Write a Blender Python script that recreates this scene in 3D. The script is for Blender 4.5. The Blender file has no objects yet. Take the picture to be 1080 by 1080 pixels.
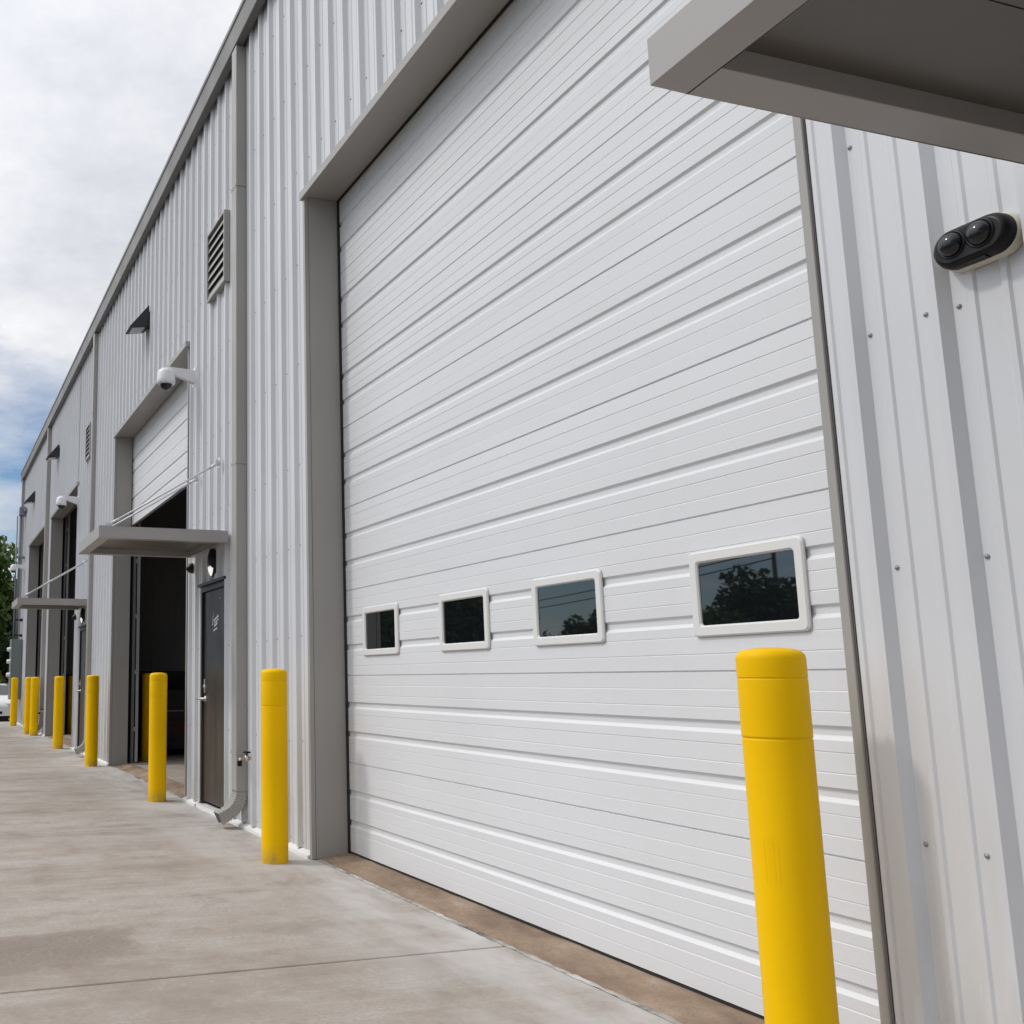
import bpy, bmesh, math, random
import numpy as np
from mathutils import Vector, Matrix
random.seed(7)
scene = bpy.context.scene
C = scene.collection

# ------------------------------------------------------------------ materials
def mat(name, base, rough=0.5, metal=0.0, spec=0.5):
    m = bpy.data.materials.new(name); m.use_nodes = True
    b = m.node_tree.nodes['Principled BSDF']
    b.inputs['Base Color'].default_value = (*base, 1)
    b.inputs['Roughness'].default_value = rough
    b.inputs['Metallic'].default_value = metal
    b.inputs['Specular IOR Level'].default_value = spec
    return m
def N(m, typ, **kw):
    n = m.node_tree.nodes.new(typ)
    for k, v in kw.items(): setattr(n, k, v)
    return n
def L(m, a, b): m.node_tree.links.new(a, b)
def BSDF(m): return m.node_tree.nodes['Principled BSDF']
def pos(m): return N(m, 'ShaderNodeNewGeometry').outputs['Position']
def mapping(m, vec, scale=(1,1,1), loc=(0,0,0)):
    n = N(m, 'ShaderNodeMapping'); L(m, vec, n.inputs['Vector'])
    n.inputs['Scale'].default_value = scale; n.inputs['Location'].default_value = loc
    return n.outputs['Vector']
def noise(m, vec, scale=1, detail=4, rough=0.55):
    n = N(m, 'ShaderNodeTexNoise'); L(m, vec, n.inputs['Vector'])
    n.inputs['Scale'].default_value = scale; n.inputs['Detail'].default_value = detail; n.inputs['Roughness'].default_value = rough
    return n.outputs['Fac']
def ramp(m, fac, stops):
    n = N(m, 'ShaderNodeValToRGB'); L(m, fac, n.inputs['Fac'])
    e = n.color_ramp.elements
    while len(e) < len(stops): e.new(0.5)
    for i, (p, c) in enumerate(stops):
        e[i].position = p; e[i].color = (*c, 1) if len(c) == 3 else c
    return n.outputs['Color']
def rampf(m, fac, a, b, lo=0.0, hi=1.0):
    n = N(m, 'ShaderNodeMapRange'); L(m, fac, n.inputs['Value'])
    n.inputs['From Min'].default_value = a; n.inputs['From Max'].default_value = b
    n.inputs['To Min'].default_value = lo; n.inputs['To Max'].default_value = hi
    return n.outputs['Result']
def mix(m, fac, a, b, blend='MIX'):
    n = N(m, 'ShaderNodeMix', data_type='RGBA', blend_type=blend)
    if isinstance(fac, (int, float)): n.inputs[0].default_value = fac
    else: L(m, fac, n.inputs[0])
    for s, x in ((n.inputs[6], a), (n.inputs[7], b)):
        if isinstance(x, tuple): s.default_value = (*x, 1)
        else: L(m, x, s)
    return n.outputs[2]
def math_(m, op, a, b=None):
    n = N(m, 'ShaderNodeMath', operation=op)
    for i, x in enumerate((a, b)):
        if x is None: continue
        if isinstance(x, (int, float)): n.inputs[i].default_value = x
        else: L(m, x, n.inputs[i])
    return n.outputs[0]
def bump(m, h, strength=0.2, dist=0.01):
    n = N(m, 'ShaderNodeBump'); L(m, h, n.inputs['Height'])
    n.inputs['Strength'].default_value = strength; n.inputs['Distance'].default_value = dist
    L(m, n.outputs['Normal'], BSDF(m).inputs['Normal'])
def sep(m, v):
    n = N(m, 'ShaderNodeSeparateXYZ'); L(m, v, n.inputs[0]); return n.outputs

def paint(name, base, rough=0.45, var=0.06, dirt_shade=None, bumps=0.04, bscale=60, spec=0.5):
    """weathered painted metal: faint blotches, vertical rain streaks, optional splash grime and painted shade near the ground"""
    m = mat(name, base, rough, 0, spec)
    p = pos(m)
    big = noise(m, mapping(m, p, (0.7, 0.7, 0.7)), 1.0, 4)
    streak = noise(m, mapping(m, p, (9, 9, 0.35)), 1.0, 4, 0.6)
    d = tuple(c * (1 - var) for c in base); l = tuple(min(1, c * (1 + var * 0.6)) for c in base)
    col = ramp(m, big, [(0.3, d), (0.7, l)])
    sfac = rampf(m, streak, 0.55, 0.8, 0, 0.28 if dirt_shade else 0.10)
    col = mix(m, sfac, col, tuple(c * f for c, f in zip(base, (0.86, 0.84, 0.80))))
    if dirt_shade:
        z = sep(m, p)[2]
        n2 = noise(m, mapping(m, p, (6, 6, 2.0)), 1.0, 5, 0.6)
        f = math_(m, 'MULTIPLY', rampf(m, z, dirt_shade, 0.0, 0, 1), rampf(m, n2, 0.35, 0.7, 0.1, 0.65))
        col = mix(m, f, col, (0.34, 0.31, 0.265))
    L(m, col, BSDF(m).inputs['Base Color'])
    rr = noise(m, mapping(m, p, (2, 2, 2)), 1.0, 3)
    L(m, rampf(m, rr, 0.3, 0.7, rough - 0.06, rough + 0.08), BSDF(m).inputs['Roughness'])
    if bumps:
        bump(m, noise(m, mapping(m, p, (bscale,) * 3), 1.0, 2), bumps, 0.002)
    return m

WALL = paint('white_wall_paint', (0.62, 0.625, 0.645), 0.36, 0.05, dirt_shade=0.95, bumps=0)  # low band mixes splash grime with shade painted into the colour
# oil-canning of the thin panels
bump(WALL, noise(WALL, mapping(WALL, pos(WALL), (2.2, 2.2, 0.9)), 1.0, 2), 0.10, 0.02)
DOORW = paint('white_door_paint', (0.68, 0.685, 0.70), 0.42, 0.02, dirt_shade=0.0, bumps=0.25, bscale=120)
TRIM = paint('warm_grey_trim_paint', (0.335, 0.322, 0.304), 0.4, 0.07, dirt_shade=0.25)
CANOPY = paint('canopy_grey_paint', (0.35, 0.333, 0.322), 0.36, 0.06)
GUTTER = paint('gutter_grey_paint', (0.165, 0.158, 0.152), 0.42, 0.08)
SOFFIT_SHADE = paint('soffit_shade_grey', (0.11, 0.10, 0.088), 0.34, 0.10)  # canopy paint darkened; the underside shade is put into this colour
BASEW = mat('base_strip_white', (0.72, 0.72, 0.71), 0.5)
BRONZE = paint('dark_bronze_paint', (0.052, 0.044, 0.040), 0.42, 0.15)
def bronze_tone():
    m = BRONZE; p = pos(m); z = sep(m, p)[2]
    n = noise(m, mapping(m, p, (8, 8, 0.9)), 1.0, 5)
    col = mix(m, math_(m, 'MULTIPLY', rampf(m, z, 1.5, 0.9, 0, 1), rampf(m, n, 0.3, 0.7, 0.2, 0.9)), (0.020, 0.020, 0.021), (0.068, 0.053, 0.043))  # blotchy: near black above, lighter brown towards the bottom
    BSDF(m).inputs['Specular IOR Level'].default_value = 0.3
    L(m, col, BSDF(m).inputs['Base Color'])
bronze_tone()
BLACK = mat('black_plastic', (0.007, 0.007, 0.008), 0.38, 0, 0.25)
RUBBER = mat('black_rubber', (0.015, 0.015, 0.015), 0.7)
LAMPB = mat('black_lamp_housing', (0.018, 0.018, 0.020), 0.45)
LENS = mat('lamp_lens', (0.45, 0.46, 0.47), 0.25)
WHITEP = mat('white_camera_plastic', (0.75, 0.75, 0.76), 0.35)
WFRAME = mat('window_frame_white', (0.68, 0.68, 0.665), 0.5)
BEIGE = mat('beige_mount_plastic', (0.62, 0.60, 0.50), 0.45)
SMOKE = mat('smoked_dome', (0.012, 0.013, 0.016), 0.09)
BSDF(SMOKE).inputs['IOR'].default_value = 1.5
GALV = paint('galvanised_steel', (0.55, 0.56, 0.57), 0.4, 0.1); BSDF(GALV).inputs['Metallic'].default_value = 0.6
STEEL = mat('brushed_steel', (0.42, 0.41, 0.40), 0.38, 0.8)
SCREW = mat('screw_head', (0.33, 0.33, 0.34), 0.4, 0.4)
RODM = mat('white_rod_paint', (0.66, 0.66, 0.66), 0.35, 0.2)
CABINET = paint('grey_green_cabinet', (0.16, 0.185, 0.185), 0.5, 0.08)
CONDUIT = mat('grey_conduit', (0.20, 0.215, 0.25), 0.5, 0.1)
BRASS = mat('hose_bib_brass', (0.52, 0.47, 0.40), 0.35, 0.7)
DECAL = mat('white_decal', (0.7, 0.68, 0.66), 0.5)
LITLENS = mat('lit_lamp_lens', (0.8, 0.8, 0.78), 0.3)
BSDF(LITLENS).inputs['Emission Color'].default_value = (1, 0.97, 0.9, 1); BSDF(LITLENS).inputs['Emission Strength'].default_value = 0.7
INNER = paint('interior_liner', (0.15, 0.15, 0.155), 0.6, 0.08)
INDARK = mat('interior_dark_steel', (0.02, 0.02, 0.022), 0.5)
REDP = mat('dull_red_paint', (0.06, 0.008, 0.008), 0.5)

GLASS = mat('dark_door_glass', (0.006, 0.007, 0.009), 0.015)
BSDF(GLASS).inputs['IOR'].default_value = 1.95

YELLOW = mat('yellow_bollard_sleeve', (0.80, 0.51, 0.001), 0.42, 0, 0.10)
def yel():
    m = YELLOW; p = pos(m)
    a = noise(m, mapping(m, p, (3, 3, 2)), 1.0, 5); z = sep(m, p)[2]
    col = ramp(m, a, [(0.3, (0.82, 0.475, 0.001)), (0.7, (0.90, 0.535, 0.0015))])
    scuff = noise(m, mapping(m, p, (30, 30, 5)), 1.0, 6, 0.65)
    col = mix(m, rampf(m, scuff, 0.66, 0.78, 0, 0.25), col, (0.52, 0.30, 0.01))
    dirt_shade = math_(m, 'MULTIPLY', rampf(m, z, 0.14, 0.0, 0, 0.8), rampf(m, noise(m, mapping(m, p, (14, 14, 9)), 1, 4), 0.35, 0.65, 0.1, 1))
    col = mix(m, dirt_shade, col, (0.32, 0.22, 0.08))
    L(m, col, BSDF(m).inputs['Base Color'])
    L(m, rampf(m, scuff, 0.3, 0.7, 0.34, 0.48), BSDF(m).inputs['Roughness'])
    bump(m, noise(m, mapping(m, p, (45,) * 3), 1, 2), 0.06, 0.002)
yel()

CONC = mat('concrete_pavement', (0.36, 0.33, 0.31), 0.85)
def conc(m, stain=True):
    p = pos(m)
    big = noise(m, mapping(m, p, (0.55, 0.35, 1)), 1.0, 6, 0.6)
    streak = noise(m, mapping(m, p, (2.6, 0.32, 1)), 1.0, 6, 0.65)      # broom / wash marks across the slab
    fine = noise(m, mapping(m, p, (85, 40, 1)), 1.0, 3, 0.7)
    grit = noise(m, mapping(m, p, (260, 260, 1)), 1.0, 2, 0.6)
    col = ramp(m, big, [(0.30, (0.285, 0.226, 0.176)), (0.47, (0.385, 0.330, 0.278)), (0.54, (0.412, 0.360, 0.310)), (0.68, (0.505, 0.456, 0.408))])
    col = mix(m, rampf(m, streak, 0.50, 0.66, 0, 0.6), col, (0.24, 0.182, 0.138))
    col = mix(m, rampf(m, streak, 0.46, 0.30, 0, 0.6), col, (0.49, 0.465, 0.445))
    mott = noise(m, mapping(m, p, (4.2, 3.4, 1), (4, 2, 0)), 1.0, 7, 0.68)
    col = mix(m, rampf(m, mott, 0.51, 0.66, 0, 0.6), col, (0.235, 0.185, 0.148))
    col = mix(m, rampf(m, mott, 0.47, 0.30, 0, 0.55), col, (0.50, 0.475, 0.455))
    broom = noise(m, mapping(m, p, (70, 2.2, 1), (1, 5, 0)), 1.0, 4, 0.7)
    col = mix(m, rampf(m, broom, 0.48, 0.75, 0, 0.5), col, (0.25, 0.205, 0.17))
    col = mix(m, rampf(m, fine, 0.38, 0.68, 0, 0.6), col, (0.24, 0.215, 0.195))
    col = mix(m, rampf(m, grit, 0.58, 0.70, 0, 0.6), col, (0.16, 0.145, 0.13))
    if stain:
        # damp patch left by a puddle, and tyre-dark band along the bays
        xyz = sep(m, p)
        wob = noise(m, mapping(m, p, (1.7, 2.4, 1)), 1.0, 5, 0.6)
        dx = math_(m, 'MULTIPLY', math_(m, 'SUBTRACT', xyz[0], 5.14), 2.2)
        dy = math_(m, 'MULTIPLY', math_(m, 'SUBTRACT', xyz[1], 2.32), 1.15)
        r = math_(m, 'SQRT', math_(m, 'ADD', math_(m, 'MULTIPLY', dx, dx), math_(m, 'MULTIPLY', dy, dy)))
        r = math_(m, 'ADD', r, math_(m, 'MULTIPLY', math_(m, 'SUBTRACT', wob, 0.5), 1.7))
        core = math_(m, 'MULTIPLY', rampf(m, r, 0.92, 0.55, 0, 0.95), rampf(m, fine, 0.3, 0.65, 0.5, 1.0))
        ring = math_(m, 'MULTIPLY', rampf(m, r, 0.95, 0.80, 0, 1), rampf(m, r, 0.52, 0.72, 0, 1))
        col = mix(m, core, col, (0.20, 0.158, 0.128))
        col = mix(m, math_(m, 'MULTIPLY', ring, 0.35), col, (0.20, 0.145, 0.11))
        # paler, washed strip next to the door aprons
        edge = math_(m, 'MULTIPLY', rampf(m, xyz[1], 0.95, 0.0, 0, 1), rampf(m, noise(m, mapping(m, p, (1.2, 2.5, 1)), 1, 5, 0.6), 0.38, 0.60, 0.05, 0.9))
        col = mix(m, edge, col, (0.54, 0.53, 0.515))
    L(m, col, BSDF(m).inputs['Base Color'])
    L(m, rampf(m, big, 0.3, 0.7, 0.72, 0.9), BSDF(m).inputs['Roughness'])
    bump(m, math_(m, 'ADD', fine, math_(m, 'MULTIPLY', grit, 0.6)), 0.28, 0.004)
conc(CONC)
APRON = mat('rust_stained_apron', (0.27, 0.2, 0.15), 0.85)
def apron():
    m = APRON; p = pos(m)
    a = noise(m, mapping(m, p, (1.6, 3.2, 1)), 1.0, 7, 0.65); b = noise(m, mapping(m, p, (60, 60, 60)), 1, 3, 0.7)
    c = noise(m, mapping(m, p, (5, 9, 1), (3, 1, 0)), 1, 4, 0.6)
    col = ramp(m, a, [(0.30, (0.10, 0.075, 0.058)), (0.44, (0.215, 0.148, 0.10)), (0.56, (0.30, 0.215, 0.15)), (0.70, (0.40, 0.34, 0.28))])
    col = mix(m, rampf(m, c, 0.62, 0.78, 0, 0.5), col, (0.36, 0.19, 0.08))
    col = mix(m, rampf(m, b, 0.5, 0.75, 0, 0.5), col, (0.12, 0.095, 0.08))
    L(m, col, BSDF(m).inputs['Base Color'])
    bump(m, b, 0.4, 0.005)
apron()
SEAL = mat('crumbling_joint_sealant', (0.42, 0.40, 0.37), 0.9)
L(SEAL, ramp(SEAL, noise(SEAL, mapping(SEAL, pos(SEAL), (2.2, 2.2, 2.2)), 1, 5, 0.65), [(0.38, (0.10, 0.085, 0.07)), (0.50, (0.36, 0.34, 0.31)), (0.66, (0.58, 0.57, 0.55))]), BSDF(SEAL).inputs['Base Color'])
bump(SEAL, noise(SEAL, mapping(SEAL, pos(SEAL), (90,) * 3), 1, 3), 0.6, 0.006)
JOINT = mat('dark_joint_filler', (0.05, 0.047, 0.045), 0.9)
INFLOOR = mat('interior_concrete', (0.2, 0.17, 0.15), 0.8); conc(INFLOOR, False)
GROUND = mat('lot_ground', (0.1, 0.1, 0.09), 0.95)
def ground_m():
    m = GROUND; p = pos(m)
    a = noise(m, mapping(m, p, (0.08,) * 3), 1, 5); b = noise(m, mapping(m, p, (30,) * 3), 1, 3, 0.7)
    col = ramp(m, a, [(0.50, (0.058, 0.056, 0.054)), (0.62, (0.05, 0.07, 0.028))])
    col = mix(m, rampf(m, b, 0.3, 0.8, 0, 0.4), col, (0.10, 0.095, 0.085))
    L(m, col, BSDF(m).inputs['Base Color']); bump(m, b, 0.4, 0.02)
ground_m()
ROOF = mat('roof_sheet', (0.5, 0.5, 0.5), 0.4, 0.3)

def leafmat(name, c1, c2):
    m = mat(name, c1, 0.55)
    g = N(m, 'ShaderNodeNewGeometry')
    col = ramp(m, g.outputs['Random Per Island'], [(0.0, c1), (1.0, c2)])
    L(m, col, BSDF(m).inputs['Base Color'])
    t = N(m, 'ShaderNodeBsdfTranslucent'); L(m, col, t.inputs['Color'])
    ms = N(m, 'ShaderNodeMixShader'); ms.inputs[0].default_value = 0.25
    out = m.node_tree.nodes['Material Output']
    L(m, BSDF(m).outputs[0], ms.inputs[1]); L(m, t.outputs[0], ms.inputs[2]); L(m, ms.outputs[0], out.inputs['Surface'])
    return m
LEAF = leafmat('maple_leaves', (0.05, 0.10, 0.018), (0.14, 0.22, 0.05))
LEAFD = leafmat('dark_leaves', (0.028, 0.06, 0.016), (0.07, 0.125, 0.035))
LEAFY = leafmat('hedge_leaves', (0.07, 0.11, 0.02), (0.17, 0.20, 0.05))
BARK = mat('bark', (0.10, 0.08, 0.06), 0.9)
CARW = mat('white_car_paint', (0.74, 0.74, 0.75), 0.15); BSDF(CARW).inputs['Coat Weight'].default_value = 0.6
CARG = mat('car_glass', (0.02, 0.025, 0.028), 0.05)
CHROME = mat('chrome', (0.6, 0.6, 0.6), 0.12, 1.0)
TYRE = mat('tyre', (0.02, 0.02, 0.02), 0.8)
BLOCK = paint('pale_block', (0.42, 0.38, 0.34), 0.85, 0.12)
WOOD = mat('pole_wood', (0.14, 0.11, 0.085), 0.9)

# ------------------------------------------------------------------ mesh builder
class MB:
    def __init__(s): s.v = []; s.f = []; s.m = []; s.sm = []
    def add(s, vs, fs, mi=0, smooth=False):
        o = len(s.v); s.v += [tuple(v) for v in vs]
        for f in fs: s.f.append([o + i for i in f]); s.m.append(mi); s.sm.append(smooth)
    def box(s, x0, x1, y0, y1, z0, z1, mi=0):
        vs = [(x, y, z) for x in (x0, x1) for y in (y0, y1) for z in (z0, z1)]
        s.add(vs, [(0,1,3,2), (4,6,7,5), (0,4,5,1), (2,3,7,6), (0,2,6,4), (1,5,7,3)], mi)
    def hexa(s, b, t, mi=0):
        s.add(list(b) + list(t), [(3,2,1,0), (4,5,6,7), (0,1,5,4), (1,2,6,5), (2,3,7,6), (3,0,4,7)], mi)
    def prism(s, poly, axis, a, b, mi=0):
        """2-D polygon extruded along an axis ('x': poly=(y,z), 'y': poly=(x,z), 'z': poly=(x,y))"""
        def P(p, t): return {'x': (t, p[0], p[1]), 'y': (p[0], t, p[1]), 'z': (p[0], p[1], t)}[axis]
        n = len(poly)
        s.add([P(p, a) for p in poly] + [P(p, b) for p in poly],
              [tuple(range(n))[::-1], tuple(range(n, 2 * n))] + [(i, (i + 1) % n, n + (i + 1) % n, n + i) for i in range(n)], mi)
    def tube(s, pts, r, n=10, mi=0, caps=True):
        pts = [Vector(p) for p in pts]; rings = []
        up = None
        for i, p in enumerate(pts):
            d = (pts[min(i + 1, len(pts) - 1)] - pts[max(i - 1, 0)]).normalized()
            if up is None:
                up = Vector((0, 0, 1)) if abs(d.z) < 0.9 else Vector((1, 0, 0))
            a = d.cross(up).normalized(); b = a.cross(d).normalized(); up = b
            rr = r[i] if isinstance(r, (list, tuple)) else r
            rings.append([p + a * rr * math.cos(2 * math.pi * k / n) + b * rr * math.sin(2 * math.pi * k / n) for k in range(n)])
        vs = [v for R in rings for v in R]; fs = []
        for i in range(len(pts) - 1):
            for k in range(n):
                fs.append((i * n + k, i * n + (k + 1) % n, (i + 1) * n + (k + 1) % n, (i + 1) * n + k))
        s.add(vs, fs, mi, True)
        if caps:
            s.add(rings[0], [tuple(range(n))[::-1]], mi); s.add(rings[-1], [tuple(range(n))], mi)
    def lathe(s, prof, c=(0,0,0), axis=(0,0,1), n=32, mi=0, sx=1.0, sy=1.0):
        q = Vector((0, 0, 1)).rotation_difference(Vector(axis)); c = Vector(c); vs = []
        for (r, h) in prof:
            for k in range(n):
                a = 2 * math.pi * k / n
                vs.append(c + q @ Vector((r * sx * math.cos(a), r * sy * math.sin(a), h)))
        fs = []
        for i in range(len(prof) - 1):
            for k in range(n):
                fs.append((i * n + k, i * n + (k + 1) % n, (i + 1) * n + (k + 1) % n, (i + 1) * n + k))
        s.add(vs, fs, mi, True)
    def build(s, name, mats, parent=None, bevel=0, origin=None, seg=2):
        me = bpy.data.meshes.new(name)
        o0 = Vector(origin) if origin is not None else (Vector(parent['_o']) if parent is not None else Vector((0, 0, 0)))
        me.from_pydata([tuple(Vector(v) - o0) for v in s.v], [], s.f)
        if not isinstance(mats, (list, tuple)): mats = [mats]
        for m in mats: me.materials.append(m)
        me.polygons.foreach_set('material_index', s.m); me.polygons.foreach_set('use_smooth', s.sm)
        me.update()
        bm = bmesh.new(); bm.from_mesh(me)
        bmesh.ops.remove_doubles(bm, verts=bm.verts, dist=1e-5)
        bmesh.ops.recalc_face_normals(bm, faces=bm.faces)
        bm.to_mesh(me); bm.free()
        o = bpy.data.objects.new(name, me); C.objects.link(o)
        if parent is not None: o.parent = parent; o['_o'] = tuple(parent['_o'])
        elif origin is not None: o.location = origin; o['_o'] = tuple(origin)
        else: o['_o'] = (0, 0, 0)
        if bevel:
            b = o.modifiers.new('bevel', 'BEVEL'); b.width = bevel; b.segments = seg; b.limit_method = 'ANGLE'; b.angle_limit = math.radians(40)
        return o

def thing(name, label, cat, loc, group=None):
    o = bpy.data.objects.new(name, None); C.objects.link(o); o.empty_display_size = 0.2
    o.location = loc; o['_o'] = tuple(loc); o['label'] = label; o['category'] = cat
    if group: o['group'] = group
    return o
def tag(o, label, cat, group=None):
    o['label'] = label; o['category'] = cat
    if group: o['group'] = group
    return o
def structure(o): o['kind'] = 'structure'; return o
def copy_tree(o, parent=None):
    c = o.copy(); C.objects.link(c)
    if parent: c.parent = parent
    for ch in list(o.children): copy_tree(ch, c)
    return c

# ------------------------------------------------------------------ key measures (metres; wall face at Y=0, camera on +Y side, X runs along the wall)
HEAD = 5.02; EAVE = 7.37; XEND = 31.5
BAYS = [(2.44, 6.98), (10.80, 15.36), (19.49, 23.80), (24.95, 29.08)]
YD = -0.255            # face of the overhead doors
JT = 0.035             # how far the trim stands proud
MAN = [(0.52, 1.47), (9.22, 10.17), (17.95, 18.85)]
XLO = -13.0

# ------------------------------------------------------------------ ground
mb = MB(); mb.add([(-300, -300, -0.14), (400, -300, -0.14), (400, 300, -0.14), (-300, 300, -0.14)], [(0, 1, 2, 3)])
structure(mb.build('ground', GROUND))
mb = MB()
jx = [-17.3, -12.95, -8.55, -4.2, 0.15, 4.50, 8.88, 13.25, 17.6, 22.0, 26.4, 30.8, 35.2]
for i in range(len(jx) - 1):
    mb.box(jx[i] + 0.008, jx[i + 1] - 0.008, 0.0, 3.7, -0.12, 0.0)
structure(mb.build('pavement', CONC, bevel=0.004, seg=1))
mb = MB(); mb.add([(-17.4, -0.01, -0.013), (35.3, -0.01, -0.013), (35.3, 3.72, -0.013), (-17.4, 3.72, -0.013)], [(0, 1, 2, 3)])
structure(mb.build('pavement_joints', JOINT))
# sloped, rust-stained sills under the big doors
mb = MB()
for (a, b) in BAYS:
    n = int((b - a) / 0.12); n2 = 6
    vs = []; 
    for i in range(n + 1):
        for j in range(n2 + 1):
            y = -0.012 - (0.30 - 0.012) * j / n2
            z = 0.003 + 0.030 * min(1, j / 4.0) + random.uniform(-0.002, 0.002)
            vs.append((a + (b - a) * i / n, y, z))
    mb.add(vs, [(i * (n2 + 1) + j, (i + 1) * (n2 + 1) + j, (i + 1) * (n2 + 1) + j + 1, i * (n2 + 1) + j + 1) for i in range(n) for j in range(n2)], 0, True)
structure(mb.build('door_sills', APRON))
mb = MB()
for (a, b) in BAYS:
    x = a; edge = []
    while x < b:
        edge.append((x, random.uniform(0.000, 0.014), -0.012 - random.uniform(0.0, 0.016))); x += random.uniform(0.02, 0.06)
    vs = []
    for (x, yo, yi) in edge: vs += [(x, yo, 0.002), (x, (yo + yi) / 2, 0.007 + random.uniform(-0.003, 0.003)), (x, yi, 0.004)]
    mb.add(vs, [(3 * i + j, 3 * (i + 1) + j, 3 * (i + 1) + j + 1, 3 * i + j + 1) for i in range(len(edge) - 1) for j in range(2)], 0, True)
structure(mb.build('sill_joint', SEAL))
mb = MB(); mb.add([(XLO, -18, 0.03), (XEND, -18, 0.03), (XEND, -0.30, 0.03), (XLO, -0.30, 0.03)], [(0, 1, 2, 3)])
structure(mb.build('interior_floor', INFLOOR))

# ------------------------------------------------------------------ the building
BO = (14, -9, 0)
wh = thing('warehouse', 'long white ribbed metal warehouse with grey trim, gutter and roller-door bays', 'building', BO)

RIB0, PITCH = 2.295, 0.277
def profile(x0, x1):
    pts = []
    k = math.floor((x0 - RIB0) / PITCH) - 1
    while RIB0 + k * PITCH < x1 + PITCH:
        c = RIB0 + k * PITCH
        pts += [(c - 0.034, 0), (c - 0.014, 0.034), (c + 0.014, 0.034), (c + 0.034, 0)]
        for q in (PITCH / 3, 2 * PITCH / 3):
            mm = c + q; pts += [(mm - 0.015, 0), (mm - 0.008, 0.006), (mm + 0.008, 0.006), (mm + 0.015, 0)]
        k += 1
    def yat(x):
        for (a, ya), (b, yb) in zip(pts, pts[1:]):
            if a <= x <= b: return ya + (yb - ya) * (x - a) / max(1e-9, b - a)
        return 0
    return [(x0, yat(x0))] + [p for p in pts if x0 < p[0] < x1] + [(x1, yat(x1))]
def sheet(mb, x0, x1, z0, z1):
    p = profile(x0, x1); n = len(p)
    mb.add([(x, y, z0) for x, y in p] + [(x, y, z1) for x, y in p], [(i, i + 1, n + i + 1, n + i) for i in range(n - 1)], 0)
# rectangles of cladding (x0, x1, z0, z1)
rects = []
def solid(x0, x1):
    """full-height wall with the man-door openings cut out"""
    x = x0
    for (a, b) in MAN:
        if x0 < a and b < x1:
            rects.append((x, a, 0.045, EAVE + 0.2)); rects.append((a, b, 2.21, EAVE + 0.2)); x = b
    rects.append((x, x1, 0.045, EAVE + 0.2))
edges = [XLO] + [e for b in BAYS for e in b] + [XEND]
for i in range(0, len(edges), 2):
    solid(edges[i] + (0.042 if i else 0), edges[i + 1] - (0.034 if i + 1 < len(edges) - 1 else 0))
for (a, b) in BAYS: rects.append((a - 0.042, b + 0.042, HEAD + 0.055, EAVE + 0.2))
mb = MB()
for r in rects: sheet(mb, *r)
# end wall and back wall
mb.add([(XEND, 0, 0), (XEND, -18, 0), (XEND, -18, EAVE + 0.2), (XEND, 0, EAVE + 0.2)], [(0, 1, 2, 3)])
mb.add([(XLO, 0, 0), (XLO, -18, 0), (XLO, -18, EAVE + 0.2), (XLO, 0, EAVE + 0.2)], [(0, 1, 2, 3)])
mb.add([(XLO, -18, 0), (XEND, -18, 0), (XEND, -18, EAVE + 0.2), (XLO, -18, EAVE + 0.2)], [(0, 1, 2, 3)])
# fixing screws with washers, in rows on the girts
def inwall(x, z):
    return any(r[0] + 0.02 < x < r[1] - 0.02 and r[2] < z < r[3] - 0.1 for r in rects)
rows = [0.085, 0.80, 1.585, 2.29, 2.92, 3.72, 4.55, 5.35, 6.15, 6.95]
k = math.floor((XLO - RIB0) / PITCH)
while RIB0 + k * PITCH < XEND:
    c = RIB0 + k * PITCH
    for ri, z in enumerate(rows):
        for side in (-1, 1):
            if side == 1 and (k + ri) % 2: continue
            x = c + side * 0.048 + random.uniform(-0.006, 0.006); zz = z + random.uniform(-0.008, 0.008)
            if inwall(x, zz) and not 2.30 < x < 2.44:
                n = 8 if x < 9 else 6
                mb.lathe([(0.0075, 0), (0.0075, 0.0018), (0.0045, 0.0022), (0.0045, 0.0055), (0, 0.0057)], (x, 0.0003, zz), (0, 1, 0), n, 1)
    k += 1
mb.build('wall', [WALL, SCREW], wh)

# white base closure strip
def basestrip(a, b):
    mb = MB()
    mb.prism([(0.0, 0.0), (0.052, 0.0), (0.052, 0.022), (0.0, 0.044)], 'x', a, b); mb.build('base_strip', BASEW, wh)
for i in range(0, len(edges), 2):
    a, b = edges[i] + (0.042 if i else 0), edges[i + 1] - (0.034 if i + 1 < len(edges) - 1 else 0); x = a
    for (p, q) in MAN:
        if a < p and q < b: basestrip(x, p - 0.06); x = q + 0.06
    basestrip(x, b)

# inside liner round the openings, partitions, ceiling: keeps the bays dark
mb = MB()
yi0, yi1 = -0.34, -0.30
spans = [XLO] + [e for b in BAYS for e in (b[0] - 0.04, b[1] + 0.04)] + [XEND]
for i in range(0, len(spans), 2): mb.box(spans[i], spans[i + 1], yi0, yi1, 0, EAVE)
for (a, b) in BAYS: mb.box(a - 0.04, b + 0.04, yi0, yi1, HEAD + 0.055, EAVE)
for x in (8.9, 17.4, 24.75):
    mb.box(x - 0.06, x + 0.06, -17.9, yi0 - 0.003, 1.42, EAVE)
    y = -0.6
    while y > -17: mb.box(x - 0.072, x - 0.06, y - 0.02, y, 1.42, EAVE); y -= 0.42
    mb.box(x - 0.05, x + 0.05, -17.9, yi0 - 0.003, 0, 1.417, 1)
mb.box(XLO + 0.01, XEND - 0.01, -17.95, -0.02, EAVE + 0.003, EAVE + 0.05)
mb.build('interior_lining', [INNER, INDARK], wh)

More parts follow.
